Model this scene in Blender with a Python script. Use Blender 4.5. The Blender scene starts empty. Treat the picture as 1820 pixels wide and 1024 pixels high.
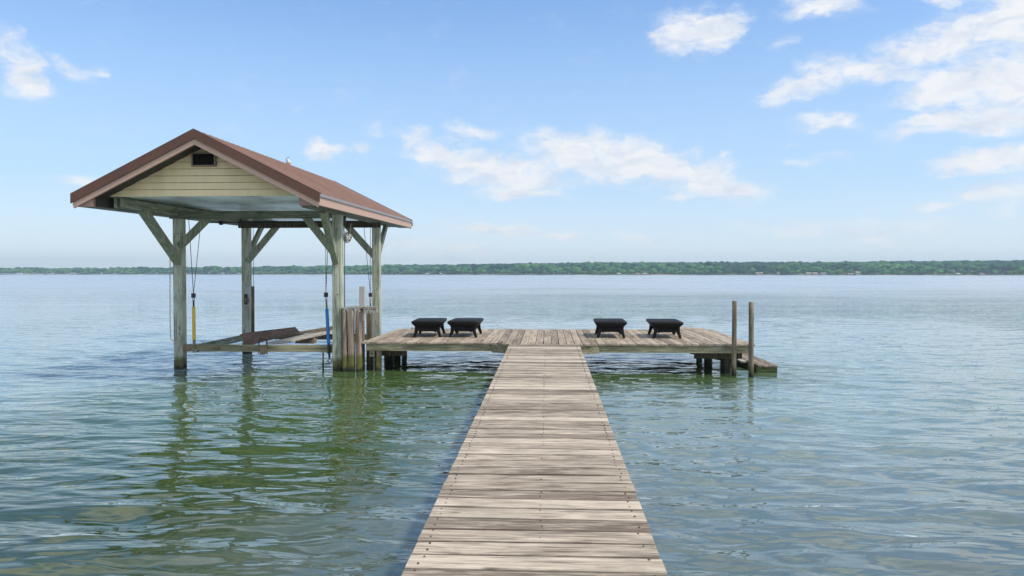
import bpy, bmesh, math, random
import numpy as np
from mathutils import Vector, Matrix
R = math.radians
random.seed(7); rng = np.random.default_rng(7)
scene = bpy.context.scene
C = scene.collection

# ------------------------------------------------------------------ camera
CAMZ = 1.96
cam_data = bpy.data.cameras.new('camera'); cam = bpy.data.objects.new('camera', cam_data); C.objects.link(cam)
cam_data.sensor_width = 36; cam_data.lens = 36 * 1300 / 1820
cam_data.clip_start = 0.05; cam_data.clip_end = 6000
cam.location = (0, 0, CAMZ)
cam.rotation_euler = (math.pi / 2 - math.atan(26 / 1300), 0, math.atan(64 / 1300))
scene.camera = cam

# ------------------------------------------------------------------ exposure
scene.render.engine = 'CYCLES'
vs = scene.view_settings
vs.view_transform = 'Standard'; vs.look = 'None'; vs.gamma = 1; vs.use_curve_mapping = False
vs.exposure = 0.93
scene.cycles.use_denoising = True
scene.cycles.max_bounces = 8
scene.cycles.volume_bounces = 0
scene.cycles.transparent_max_bounces = 12
scene.cycles.sample_clamp_indirect = 6

# ------------------------------------------------------------------ node helper
class NT:
    def __init__(s, tree): s.t = tree; s.n = tree.nodes; s.l = tree.links; s.n.clear()
    def add(s, typ, _in=None, **props):
        nd = s.n.new(typ)
        for k, v in props.items(): setattr(nd, k, v)
        for k, v in (_in or {}).items():
            if isinstance(v, bpy.types.NodeSocket): s.l.new(v, nd.inputs[k])
            else: nd.inputs[k].default_value = v
        return nd
    def math(s, op, a, b=0.0, c=None, clamp=False):
        d = {0: a, 1: b}
        if c is not None: d[2] = c
        return s.add('ShaderNodeMath', d, operation=op, use_clamp=clamp).outputs[0]
    def mix(s, f, a, b, blend='MIX'):
        nd = s.n.new('ShaderNodeMix'); nd.data_type = 'RGBA'; nd.blend_type = blend
        for k, v in ((0, f), (6, a), (7, b)):
            if isinstance(v, bpy.types.NodeSocket): s.l.new(v, nd.inputs[k])
            else: nd.inputs[k].default_value = (tuple(v) + (1,))[:4] if k else v
        return nd.outputs[2]
    def ramp(s, f, *stops):
        nd = s.n.new('ShaderNodeValToRGB'); s.l.new(f, nd.inputs[0]); e = nd.color_ramp.elements
        while len(e) < len(stops): e.new(0.5)
        for el, (p, c) in zip(e, stops):
            el.position = p; el.color = (c, c, c, 1) if isinstance(c, (int, float)) else tuple(c) + (1,)
        return nd.outputs[0]
    def rng(s, v, a, b, c=0.0, d=1.0, interp='LINEAR'):
        return s.add('ShaderNodeMapRange', {0: v, 1: a, 2: b, 3: c, 4: d}, interpolation_type=interp).outputs[0]
    def noise(s, vec, scale, detail=4, rough=.5, dist=0.0, lac=2.0):
        return s.add('ShaderNodeTexNoise', {'Vector': vec, 'Scale': scale, 'Detail': detail, 'Roughness': rough, 'Distortion': dist, 'Lacunarity': lac}).outputs[0]
    def mapping(s, vec, scale=(1, 1, 1), loc=(0, 0, 0), rot=(0, 0, 0), typ='POINT'):
        return s.add('ShaderNodeMapping', {'Vector': vec, 'Scale': scale, 'Location': loc, 'Rotation': rot}, vector_type=typ).outputs[0]

# ------------------------------------------------------------------ sun + sky
SUN_EL, SUN_AZ = R(54), R(112)          # azimuth clockwise from +Y
sd = Vector((math.sin(SUN_AZ) * math.cos(SUN_EL), math.cos(SUN_AZ) * math.cos(SUN_EL), math.sin(SUN_EL)))
sun = bpy.data.lights.new('sun', 'SUN'); so = bpy.data.objects.new('sun', sun); C.objects.link(so)
sun.energy = 2.0; sun.angle = R(5); sun.color = (1.0, .89, .74)
so.rotation_euler = sd.to_track_quat('Z', 'Y').to_euler(); so.location = (30, 10, 40)

world = bpy.data.worlds.new('World'); scene.world = world; world.use_nodes = True
w = NT(world.node_tree)
sky = w.add('ShaderNodeTexSky', sky_type='NISHITA', sun_disc=False, sun_elevation=SUN_EL, sun_rotation=SUN_AZ,
            altitude=0, air_density=1.0, dust_density=.7, ozone_density=2.2)
geo = w.add('ShaderNodeNewGeometry')
inc = geo.outputs['Incoming']
vdir = w.add('ShaderNodeVectorMath', {0: inc, 1: (-1, -1, -1)}, operation='MULTIPLY').outputs[0]
sx = w.add('ShaderNodeSeparateXYZ', {0: vdir}).outputs
az = w.math('ARCTAN2', sx[0], sx[1])
el = w.math('ARCSINE', sx[2])
ae = w.add('ShaderNodeCombineXYZ', {0: az, 1: el, 2: 0.0}).outputs[0]
# clouds of the day: (azimuth deg, elevation deg, half width, half height, tilt, weight)
def AE(px, py):
    u, v = (px - 974) / 1300, (486 - py) / 1300
    return math.degrees(math.atan(u)), math.degrees(math.atan(v / math.sqrt(1 + u * u)))
CL = [  # px, py, half w, half h, tilt deg, weight
 (1225,64,88,30,0,1.15),(1300,50,34,24,10,.95),(1160,72,26,16,0,.7),
 (1435,15,75,24,-14,.9),(1400,30,40,14,-15,.5),(1385,94,34,10,20,.45),
 (1375,182,38,15,10,.9),(1435,150,65,28,12,1.0),(1520,135,72,20,-8,1.0),(1590,140,40,12,-5,.6),
 (1620,90,90,30,15,1.0),(1710,75,110,45,12,1.2),(1790,40,70,60,20,1.25),(1640,170,80,38,6,1.1),(1760,140,90,45,10,1.2),
 (1650,225,110,22,8,1.0),(1740,215,90,34,0,1.15),(1810,190,60,36,0,1.1),(1690,10,80,14,-5,.7),
 (1462,222,66,15,-5,.95),(1790,270,30,14,0,.3),
 (1715,292,95,22,4,1.1),(1790,282,50,18,0,.9),(1640,367,50,9,0,.85),(1730,350,95,20,6,.75),(1800,335,60,26,0,.9),(1760,375,80,12,0,.45),
 (1425,290,60,11,-2,.6),(1390,268,24,6,0,.35),(1290,280,18,8,0,.55),
 (1000,258,80,22,5,1.0),(1050,280,130,34,-8,1.2),(1150,290,110,34,-8,1.25),(1250,320,100,30,-12,1.2),(1310,338,34,14,-15,.8),
 (870,298,130,26,-6,1.15),(940,310,90,24,-6,1.0),(780,275,70,20,-4,.95),(740,242,40,14,0,.8),(835,232,50,13,-6,.7),(805,248,40,10,0,.6),
 (925,340,85,13,-2,.95),(1210,355,45,7,0,.7),(660,236,26,10,0,.5),(568,256,38,14,0,.8),(632,258,24,8,0,.5),
 (25,115,60,46,-35,1.05),(0,85,40,40,0,.8),(120,112,45,18,-40,.75),(160,120,30,12,-35,.55),(50,140,30,20,-20,.7),(20,42,22,10,-40,.4),
 (110,314,65,12,-5,.8),(528,188,14,5,0,.4),
 (895,412,90,12,0,1.0),(990,420,70,11,0,.9),(800,440,110,10,0,.75),(1500,408,200,17,0,.75),(700,432,50,9,0,.6),(1570,425,120,11,0,.6),(1130,425,90,10,0,.55),(740,455,120,8,0,.5)]
wn = w.noise(w.mapping(ae, scale=(1, 2.0, 1)), 9, 3, .5)
warp = w.add('ShaderNodeTexNoise', {'Vector': w.mapping(ae, scale=(1, 1.8, 1)), 'Scale': 14, 'Detail': 4, 'Roughness': .6}).outputs[1]
wv = w.add('ShaderNodeVectorMath', {0: warp, 1: (.5, .5, .5)}, operation='SUBTRACT').outputs[0]
wv = w.add('ShaderNodeVectorMath', {0: wv, 1: (.075, .045, 0)}, operation='MULTIPLY').outputs[0]
aew = w.add('ShaderNodeVectorMath', {0: ae, 1: wv}, operation='ADD').outputs[0]
acc = tot = None
for px, py, hw, hh, tl, wt in CL:
    wt = min(1.15, wt * .9 + .12)
    a0, e0 = AE(px, py); k = 57.3 / 1300 / (1 + ((px - 974) / 1300) ** 2)
    m = w.mapping(aew, loc=(R(a0), R(e0), 0), rot=(0, 0, R(tl)), scale=(R(hw * k) * 1.62, R(hh * k * 1.1) * 1.85, 1), typ='TEXTURE')
    ln = w.add('ShaderNodeVectorMath', {0: m}, operation='LENGTH').outputs['Value']
    f = w.rng(ln, 1.0, 0.0, 0.0, wt, 'SMOOTHERSTEP')
    acc = f if acc is None else w.math('MAXIMUM', acc, f); tot = f if tot is None else w.math('ADD', tot, f)
acc = w.math('MULTIPLY_ADD', tot, .15, w.math('MULTIPLY', acc, .9))
# elsewhere in the sky: scattered clouds, projected on a cloud deck
pl = w.add('ShaderNodeVectorMath', {0: vdir, 3: 1.0}, operation='SCALE')
zc = w.math('MAXIMUM', sx[2], 0.03)
zc = w.math('ADD', zc, .06)
pxy = w.add('ShaderNodeCombineXYZ', {0: w.math('DIVIDE', sx[0], zc), 1: w.math('DIVIDE', sx[1], zc), 2: 0.0}).outputs[0]
other = w.rng(w.noise(pxy, .9, 7, .55), .40, .62, 0, .95, 'SMOOTHSTEP')
# the listed clouds cover the sky ahead and low; the scattered ones cover everything else
side = w.math('MAXIMUM', w.rng(w.math('ABSOLUTE', az), .85, 1.2), w.rng(el, .38, .56))
tex = w.noise(w.mapping(aew, scale=(1, 2.1, 1), rot=(0, 0, .25)), 17, 8, .58)
tex2 = w.noise(w.mapping(ae, scale=(1, 1.6, 1), rot=(0, 0, .35)), 60, 6, .6)
tt = w.math('ADD', w.math('MULTIPLY', w.math('SUBTRACT', tex, .5), 3.3), w.math('MULTIPLY', w.math('SUBTRACT', tex2, .5), 1.05))
dens = w.math('ADD', w.math('MINIMUM', acc, 1.5), w.math('MULTIPLY', tt, w.math('MULTIPLY_ADD', w.math('MINIMUM', acc, 1.0), .55, .40)))
alpha = w.rng(dens, .04, 1.25, 0, .97, 'SMOOTHSTEP')
alpha = w.math('MAXIMUM', w.math('MULTIPLY', alpha, w.math('SUBTRACT', 1.0, side)), w.math('MULTIPLY', other, side))
# cloud shade: thick parts a little greyer
shade = w.noise(w.mapping(aew, scale=(1, 2.6, 1), loc=(.013, .03, 0)), 22, 5, .55)
ccol = w.mix(w.rng(shade, .42, .68), (4.25, 4.3, 4.42), (3.3, 3.6, 4.1))
veil = w.rng(el, .48, .0, 0.0, .75, 'SMOOTHSTEP')
skyc = w.mix(1.0, sky.outputs[0], (.615, .80, .96), 'MULTIPLY')
ccol = w.mix(side, ccol, (5.9, 5.85, 5.75))      # unseen clouds behind and overhead, brightened as fill light for the fronts
skyc = w.mix(veil, skyc, w.mix(w.rng(el, .0, .12), (4.2, 4.35, 4.6), (2.75, 3.45, 4.25)))     # thin high haze, thicker towards the horizon
fin = w.mix(alpha, skyc, ccol)
bg = w.add('ShaderNodeBackground', {'Color': fin, 'Strength': .115})
w.add('ShaderNodeOutputWorld', {0: bg.outputs[0]})

# ------------------------------------------------------------------ material helpers
def new_mat(name):
    m = bpy.data.materials.new(name); m.use_nodes = True
    return m, NT(m.node_tree)
def finish(nt, col, rough=.6, metal=0.0, bump=None, bdist=.01, spec=.5, bstr=1.0):
    p = nt.add('ShaderNodeBsdfPrincipled')
    for k, v in (('Base Color', col), ('Roughness', rough), ('Metallic', metal), ('Specular IOR Level', spec)):
        if isinstance(v, bpy.types.NodeSocket): nt.l.new(v, p.inputs[k])
        elif k == 'Base Color': p.inputs[k].default_value = tuple(v) + (1,)
        else: p.inputs[k].default_value = v
    if bump is not None:
        b = nt.add('ShaderNodeBump', {'Height': bump, 'Distance': bdist, 'Strength': bstr}); nt.l.new(b.outputs[0], p.inputs['Normal'])
    nt.add('ShaderNodeOutputMaterial', {0: p.outputs[0]})

def wood(name, light, mid, dark, axis='x', grain=1.0, algae=None, algae_z=.22, rough=.75, tonek=.55, spots=True, knots=True):
    """weathered timber; grain runs along axis; attribute 'tone' shifts each board; 'seed' shifts its pattern"""
    m, n = new_mat(name)
    tc = n.add('ShaderNodeNewGeometry').outputs['Position']
    sd_ = n.add('ShaderNodeAttribute', attribute_name='seed').outputs['Fac']
    tone = n.add('ShaderNodeAttribute', attribute_name='tone').outputs['Fac']
    off = n.add('ShaderNodeCombineXYZ', {0: n.math('MULTIPLY', sd_, 37.0), 1: n.math('MULTIPLY', sd_, 91.0), 2: n.math('MULTIPLY', sd_, 13.0)}).outputs[0]
    v = n.add('ShaderNodeVectorMath', {0: tc, 1: off}, operation='ADD').outputs[0]
    sc = {'x': (1, 14, 14), 'y': (14, 1, 14), 'z': (14, 14, 1)}[axis]
    sc2 = {'x': (1, 4, 4), 'y': (4, 1, 4), 'z': (4, 4, 1)}[axis]
    g1 = n.noise(n.mapping(v, scale=sc), 2.6 * grain, 8, .68, .6)
    g2 = n.noise(n.mapping(v, scale=sc2), 1.3 * grain, 5, .6, .9)
    g3 = n.noise(n.mapping(v, scale=tuple(.16 if q == 1 else q * .5 for q in sc)), 7 * grain, 3, .6, .35)    # long checks and grain lines
    f = n.math('ADD', n.math('MULTIPLY', g1, .6), n.math('MULTIPLY', g2, .4))
    f = n.math('ADD', f, n.math('MULTIPLY', n.math('SUBTRACT', tone, .5), tonek * .5))
    c = n.ramp(f, (.39, dark), (.5, mid), (.61, light))
    crack = n.rng(g3, .43, .36, 0, .8)
    c = n.mix(crack, c, tuple(q * .45 for q in dark))
    st = n.noise(v, 2.2, 5, .6)
    c = n.mix(n.rng(st, .50, .68, 0, .5), c, tuple(q * .7 for q in mid))
    if knots:
        vo = n.add('ShaderNodeTexVoronoi', {'Vector': n.mapping(v, scale={'x': (.7, 2, 2), 'y': (2, .7, 2), 'z': (2, 2, .7)}[axis]), 'Scale': 2.3}).outputs[0]
        c = n.mix(n.rng(vo, .10, .05, 0, .8), c, tuple(q * .55 for q in dark))
    if algae:
        z = n.add('ShaderNodeSeparateXYZ', {0: tc}).outputs[2]
        an = n.noise(n.mapping(tc, scale=(3, 3, 1)), 4, 4, .6)
        zz = n.math('ADD', z, n.math('MULTIPLY', n.math('SUBTRACT', an, .5), -.28))
        c = n.mix(n.rng(zz, algae_z + .04, algae_z - .05, 0, .9), c, algae)
        c = n.mix(n.rng(zz, .13, .05, 0, .9), c, (.012, .015, .008))
    h = n.math('ADD', n.math('MULTIPLY', g1, .5), n.math('MULTIPLY', g3, .5))
    finish(n, c, rough, 0, h, .006, spec=.25)
    return m

M = {}
M['deck_x'] = wood('deck_wood_across', (.53, .465, .375), (.35, .30, .238), (.15, .12, .092), 'x', tonek=.42, grain=1.5)
M['deck_y'] = wood('deck_wood_along', (.43, .365, .285), (.31, .26, .198), (.14, .11, .08), 'y', tonek=.3)
GL, GM, GD = (.30, .34, .27), (.21, .24, .185), (.11, .13, .095)
ALG = (.065, .062, .012)
M['green_x'] = wood('green_timber_x', GL, GM, GD, 'x', algae=ALG)
M['green_y'] = wood('green_timber_y', GL, GM, GD, 'y')
M['post'] = wood('post_timber', (.50, .525, .44), (.37, .40, .32), (.17, .19, .135), 'z', algae=ALG, algae_z=.26)
M['brace'] = wood('brace_timber_shaded', (.33, .36, .27), (.23, .26, .19), (.12, .14, .095), 'z')  # darker than the posts: shade under the ceiling painted into the timber
M['beam'] = wood('beam_timber_shaded', (.22, .25, .19), (.15, .175, .13), (.08, .095, .07), 'x')  # timber tone darkened to paint in the shade below the ceiling
M['fascia'] = wood('joist_timber', (.34, .33, .22), (.235, .225, .14), (.12, .11, .065), 'x')
M['pile'] = wood('pile_timber_shaded', (.12, .10, .07), (.07, .058, .04), (.03, .025, .017), 'z', algae=(.03, .032, .012), algae_z=.25)  # dark tones paint in the shade under the decks
M['piling'] = wood('piling_timber', (.27, .235, .17), (.18, .155, .108), (.08, .068, .045), 'z', algae=(.06, .055, .02), algae_z=.22)
M['fender'] = wood('fender_timber', (.36, .29, .235), (.24, .185, .145), (.12, .09, .065), 'z', algae=(.10, .105, .02), algae_z=.33)
M['low_deck'] = wood('low_deck_timber', (.36, .31, .25), (.25, .21, .16), (.13, .10, .075), 'y')
M['moss'] = wood('mossy_timber', (.06, .085, .03), (.035, .05, .018), (.015, .02, .008), 'x')
M['bunk'] = wood('bunk_carpet', (.25, .165, .14), (.19, .125, .105), (.13, .085, .07), 'y', knots=False, rough=.95)
M['grey_plank'] = wood('grey_plank', (.42, .40, .36), (.32, .30, .26), (.2, .18, .15), 'y')
M['brown_board'] = wood('brown_board', (.2, .16, .12), (.14, .11, .08), (.07, .055, .04), 'y')

def paint(name, col, rough=.45, metal=0.0, var=.12, scale=3, streak=None, spec=.5):
    m, n = new_mat(name)
    p = n.add('ShaderNodeNewGeometry').outputs['Position']
    a = n.noise(n.mapping(p, scale=streak or (1, 1, 1)), scale, 6, .6)
    b = n.noise(p, scale * 9, 4, .6)
    f = n.math('ADD', n.math('MULTIPLY', a, .7), n.math('MULTIPLY', b, .3))
    c = n.mix(n.rng(f, .3, .7), tuple(q * (1 - var) for q in col), tuple(min(1, q * (1 + var)) for q in col))
    finish(n, c, n.rng(a, .3, .7, rough - .08, rough + .1), metal, f, .002, spec)
    return m
M['roof'] = paint('roof_brown_metal', (.185, .112, .09), .6, .0, .22, 1.6, (.6, 6, .6), spec=.25)
M['trim'] = paint('brown_flashing', (.105, .052, .036), .5, 0, .14, 2, spec=.3)
M['rake'] = paint('rake_board_brown', (.43, .285, .215), .5, 0, .07, 2)
M['box'] = paint('eave_box_brown', (.235, .14, .112), .5, 0, .08, 2)
M['drip'] = paint('drip_edge_grey', (.25, .23, .235), .4, .2, .08, 3)
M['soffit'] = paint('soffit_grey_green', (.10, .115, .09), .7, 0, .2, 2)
M['dark'] = paint('painted_shade', (.03, .026, .022), .7)  # near-black colour stands for shade under the roof overhang
M['dark_hole'] = paint('opening_dark', (.008, .007, .006), .9, spec=.1)  # black colour stands for the unlit inside of the vent
M['siding'] = paint('cream_siding', (.70, .58, .355), .6, 0, .10, 2.5, (2.5, 1, .5), spec=.3)
M['vent_frame'] = paint('vent_frame', (.2, .15, .11), .5)
M['black_plastic'] = paint('black_plastic', (.005, .0045, .005), .65, 0, .3, 6, spec=.22)
M['steel'] = paint('weathered_steel', (.16, .16, .17), .4, .8, .2, 12)
M['cable'] = paint('cable', (.10, .105, .11), .5, .5, .2, 10)
M['iron'] = paint('dark_iron', (.03, .03, .035), .5, .4, .2, 10)
M['rust'] = paint('rusty_metal', (.20, .15, .095), .8, .1, .4, 25)
M['yellow'] = paint('yellow_paint', (.62, .42, .025), .45, 0, .18, 8, (1, 1, .3))
M['blue'] = paint('blue_paint', (.01, .19, .52), .45, 0, .15, 8, (1, 1, .3))
M['galv'] = paint('galvanised_plate', (.36, .37, .37), .5, .4, .15, 18)
M['pvc'] = paint('grey_pvc', (.36, .35, .34), .5, 0, .1, 8)
M['white'] = paint('dull_white', (.62, .60, .56), .5, 0, .2, 20)
M['rope'] = paint('weathered_rope', (.42, .38, .32), .8, 0, .3, 40)
M['nail'] = paint('nail_head', (.10, .075, .055), .8, 0, .4, 30)
M['tan'] = paint('tan_bird_base', (.38, .28, .17), .7, 0, .2, 30)
M['pink'] = paint('faded_pink_bracket', (.52, .40, .36), .6)

def ceil_mat():
    m, n = new_mat('ceiling_metal')
    p = n.add('ShaderNodeNewGeometry').outputs['Position']
    a = n.noise(n.mapping(p, scale=(1, .45, 1)), 1.3, 4, .55)
    c = n.mix(n.rng(a, .38, .58), (.30, .34, .33), (.85, .9, .9))  # dark and pale patches paint reflections into the sheet colour
    y = n.add('ShaderNodeSeparateXYZ', {0: p}).outputs[0]
    rib = n.math('SINE', n.math('MULTIPLY', y, 2 * math.pi / .22))
    rib = n.math('POWER', n.math('ABSOLUTE', rib), 6.0)
    finish(n, c, .30, .25, n.math('ADD', rib, n.math('MULTIPLY', a, 2.0)), .012, .5)
    return m
M['ceiling'] = ceil_mat()

# ------------------------------------------------------------------ mesh builder
class MB:
    def __init__(s): s.v = []; s.f = []; s.tone = []; s.seed = []; s.mi = []; s.sm = []; s.cur = 0
    def raw(s, vs_, fs, tone=.5, seed=None, mi=0, smooth=False):
        b = len(s.v); seed = random.random() if seed is None else seed
        s.v += [tuple(q) for q in vs_]; s.tone += [tone] * len(vs_); s.seed += [seed] * len(vs_)
        for f in fs: s.f.append([b + i for i in f]); s.mi.append(mi); s.sm.append(smooth)
        return s
    def box(s, lo, hi, **k):
        x0, y0, z0 = lo; x1, y1, z1 = hi
        v = [(x0,y0,z0),(x1,y0,z0),(x1,y1,z0),(x0,y1,z0),(x0,y0,z1),(x1,y0,z1),(x1,y1,z1),(x0,y1,z1)]
        return s.raw(v, [(0,3,2,1),(4,5,6,7),(0,1,5,4),(1,2,6,5),(2,3,7,6),(3,0,4,7)], **k)
    def hexa(s, v, **k):   # 8 free corners in the order of box
        return s.raw(v, [(0,3,2,1),(4,5,6,7),(0,1,5,4),(1,2,6,5),(2,3,7,6),(3,0,4,7)], **k)
    def bar(s, p0, p1, wd, th, side, **k):
        """beam from p0 to p1, wd across 'side' direction, th across the third"""
        p0, p1, side = Vector(p0), Vector(p1), Vector(side).normalized()
        d = (p1 - p0).normalized(); n = d.cross(side).normalized(); sdv = n.cross(d)
        a = sdv * wd / 2; b = n * th / 2
        v = [p0 - a - b, p0 + a - b, p0 + a + b, p0 - a + b, p1 - a - b, p1 + a - b, p1 + a + b, p1 - a + b]
        return s.raw(v, [(0,3,2,1),(4,5,6,7),(0,1,5,4),(1,2,6,5),(2,3,7,6),(3,0,4,7)], **k)
    def tube(s, pts, r, n=8, closed=False, smooth=True, **k):
        pts = [Vector(p) for p in pts]; rs = r if isinstance(r, (list, tuple)) else [r] * len(pts)
        v = []; up = Vector((.13, .37, .9)).normalized(); N = len(pts)
        for i, p in enumerate(pts):
            if closed: d = pts[(i + 1) % N] - pts[i - 1]
            else: d = pts[min(i + 1, N - 1)] - pts[max(i - 1, 0)]
            d.normalize(); a = d.cross(up)
            if a.length < .05: a = d.cross(Vector((1, 0, 0)))
            a.normalize(); b = d.cross(a)
            for j in range(n):
                t = 2 * math.pi * j / n; v.append(p + (a * math.cos(t) + b * math.sin(t)) * rs[i])
        f = []
        for i in range(N if closed else N - 1):
            for j in range(n):
                q = (i + 1) % N; f.append((i * n + j, i * n + (j + 1) % n, q * n + (j + 1) % n, q * n + j))
        if not closed: f += [tuple(range(n))[::-1], tuple((N - 1) * n + j for j in range(n))]
        return s.raw(v, f, smooth=smooth, **k)
    def prism(s, poly, off, **k):   # poly: 3D points of a face, off: extrusion vector
        off = Vector(off); n = len(poly); v = [Vector(p) for p in poly] + [Vector(p) + off for p in poly]
        f = [tuple(range(n)), tuple(range(2 * n - 1, n - 1, -1))] + [(i, i + n, (i + 1) % n + n, (i + 1) % n) for i in range(n)]
        return s.raw(v, f, **k)
    def build(s, name, mats, parent=None, bevel=0):
        me = bpy.data.meshes.new(name)
        loc = Vector((0, 0, 0)); q = parent
        while q is not None: loc += q.location; q = q.parent
        me.from_pydata([tuple(Vector(p) - loc) for p in s.v], [], s.f)
        mats = mats if isinstance(mats, (list, tuple)) else [mats]
        for m_ in mats: me.materials.append(M[m_] if isinstance(m_, str) else m_)
        me.polygons.foreach_set('material_index', s.mi); me.polygons.foreach_set('use_smooth', s.sm)
        me.attributes.new('tone', 'FLOAT', 'POINT').data.foreach_set('value', s.tone)
        me.attributes.new('seed', 'FLOAT', 'POINT').data.foreach_set('value', s.seed)
        bm = bmesh.new(); bm.from_mesh(me); bmesh.ops.recalc_face_normals(bm, faces=bm.faces); bm.to_mesh(me); bm.free()
        o = bpy.data.objects.new(name, me); C.objects.link(o)
        if parent: o.parent = parent
        if bevel:
            b = o.modifiers.new('bevel', 'BEVEL'); b.width = bevel; b.segments = 2; b.limit_method = 'ANGLE'; b.angle_limit = R(50)
        return o

def thing(name, label, cat, loc, group=None):
    o = bpy.data.objects.new(name, None); C.objects.link(o); o.location = loc; o.empty_display_size = .2
    o['label'] = label; o['category'] = cat
    if group: o['group'] = group
    return o
def tag(o, label, cat, group=None):
    o['label'] = label; o['category'] = cat
    if group: o['group'] = group
    return o
def kind(o, k, label=None, cat=None):
    o['kind'] = k
    if label: o['label'] = label
    if cat: o['category'] = cat
    return o
def rr(a, b): return random.uniform(a, b)

# ------------------------------------------------------------------ water
def geo_axis(lo, hi, d0, core, k):
    """coordinates from lo to hi, step d0 inside core=(a,b), growing by k outside"""
    a, b = core; mid = list(np.arange(a, b, d0)); up = [b]; st = d0
    while up[-1] < hi: st *= (1 + k); up.append(up[-1] + st)
    dn = [a - d0]; st = d0
    while dn[-1] > lo: st *= (1 + k); dn.append(dn[-1] - st)
    return np.array(dn[::-1] + mid + up)
def build_water():
    xs = geo_axis(-2200, 2200, .06, (-10, 8), .035)
    ys = geo_axis(-60, 2200, .042, (2.2, 17), .011)
    X, Y = np.meshgrid(xs, ys); sp = np.maximum(np.gradient(xs)[None, :] * .6, np.gradient(ys)[:, None]) * np.ones_like(X)
    Z = np.zeros_like(X); r = np.random.default_rng(3)
    for i in range(110):
        lam = .21 * (10 ** (r.random() ** 1.15 * .78))                    # 0.28 .. 4 m
        th = r.normal(0.10, .33); kx, ky = math.sin(th), math.cos(th)
        amp = .00180 * lam ** .85
        kk = 2 * math.pi / lam; ph = r.random() * 6.28
        fade = np.clip((lam / sp - 4) / 5, 0, 1)
        arg = kk * (kx * X + ky * Y) + ph + .7 * np.sin(kk * .13 * (ky * X - kx * Y) + ph * 3)
        s_ = np.sin(arg)
        Z += amp * fade * (s_ + .28 * np.cos(2 * arg))
    gust = .8 + .35 * np.sin(X * .21 + 1.3 * np.sin(Y * .13)) * np.sin(Y * .17 + 1.0)
    Z *= gust
    ny, nx = X.shape
    co = np.stack([X, Y, Z], -1).reshape(-1, 3).astype(np.float32)
    i = np.arange(ny * nx).reshape(ny, nx)
    q = np.stack([i[:-1, :-1], i[:-1, 1:], i[1:, 1:], i[1:, :-1]], -1).reshape(-1, 4).astype(np.int32)
    me = bpy.data.meshes.new('lake_water'); me.vertices.add(len(co)); me.vertices.foreach_set('co', co.ravel())
    me.loops.add(q.size); me.loops.foreach_set('vertex_index', q.ravel())
    me.polygons.add(len(q)); me.polygons.foreach_set('loop_start', np.arange(len(q), dtype=np.int32) * 4)
    me.polygons.foreach_set('use_smooth', np.ones(len(q), dtype=bool))
    me.update()
    o = bpy.data.objects.new('lake_water', me); C.objects.link(o)
    m, n = new_mat('lake_water')
    p = n.add('ShaderNodeNewGeometry').outputs['Position']
    def wv(sx_, sy_, sc, det, ro, rot, dist=.4):
        return n.noise(n.mapping(p, scale=(sx_, sy_, 1), rot=(0, 0, rot)), sc, det, ro, dist)
    n1 = wv(.34, 1, 3.0, 2.0, .45, .10, .8)       # about 0.4 m and finer
    n2 = wv(.42, 1, .8, 1.5, .5, -.15, .6)    # about 1.3 m
    n3 = wv(.45, 1, 7.5, 1.0, .4, -.15, .5)
    yy_ = n.add('ShaderNodeSeparateXYZ', {0: p}).outputs[1]
    calm = n.rng(yy_, 16, 150, 1.0, .4, 'SMOOTHSTEP')    # ripples smooth out over the deeper water
    b2 = n.add('ShaderNodeBump', {'Height': n2, 'Distance': .030, 'Strength': calm})
    b1 = n.add('ShaderNodeBump', {'Height': n1, 'Distance': .050, 'Strength': calm, 'Normal': b2.outputs[0]})
    b3 = n.add('ShaderNodeBump', {'Height': n3, 'Distance': .010, 'Strength': 1.0, 'Normal': b1.outputs[0]})
    n4 = wv(.35, 1, .22, 5, .68, .1, .5)      # long wind waves of the open lake
    b4 = n.add('ShaderNodeBump', {'Height': n4, 'Distance': .95, 'Strength': n.rng(yy_, 18, 90, 0, 1, 'SMOOTHSTEP'), 'Normal': b3.outputs[0]})
    nor = b4.outputs[0]
    fr = n.add('ShaderNodeFresnel', {'IOR': 1.68, 'Normal': nor}).outputs[0]
    gl = n.add('ShaderNodeBsdfGlossy', {'Color': (1, 1, 1, 1), 'Roughness': n.math('MULTIPLY', n.rng(yy_, 16, 150, .012, .27, 'SMOOTHSTEP'), n.rng(wv(.35, 1, .09, 5, .65, .06, .6), .35, .65, .45, 1.35)), 'Normal': nor}).outputs[0]
    tr = n.add('ShaderNodeBsdfTransparent', {'Color': (.74, .84, .72, 1)}).outputs[0]
    y = n.add('ShaderNodeSeparateXYZ', {0: p}).outputs[1]
    # olive paints roof and platform reflections into the body, paler teal paints reflected sky
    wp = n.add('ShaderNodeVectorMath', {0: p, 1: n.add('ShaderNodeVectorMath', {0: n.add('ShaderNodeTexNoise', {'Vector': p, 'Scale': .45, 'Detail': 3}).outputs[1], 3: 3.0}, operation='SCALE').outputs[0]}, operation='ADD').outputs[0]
    def painted_refl(cx_, cy_, rx_, ry_):
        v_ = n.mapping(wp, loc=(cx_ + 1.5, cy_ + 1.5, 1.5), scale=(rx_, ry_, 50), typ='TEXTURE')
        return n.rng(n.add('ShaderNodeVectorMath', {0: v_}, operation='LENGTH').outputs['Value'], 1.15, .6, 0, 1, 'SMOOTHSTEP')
    wd_ = n.math('MAXIMUM', painted_refl(-4.3, 9.6, 3.7, 7.4), painted_refl(0, 15.2, 6.0, 3.4))
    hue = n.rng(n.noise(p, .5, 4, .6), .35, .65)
    sky_teal = n.mix(hue, (.13, .20, .19), (.17, .24, .23))
    body = n.mix(wd_, sky_teal, n.mix(hue, (.040, .080, .014), (.048, .088, .024)))
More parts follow.
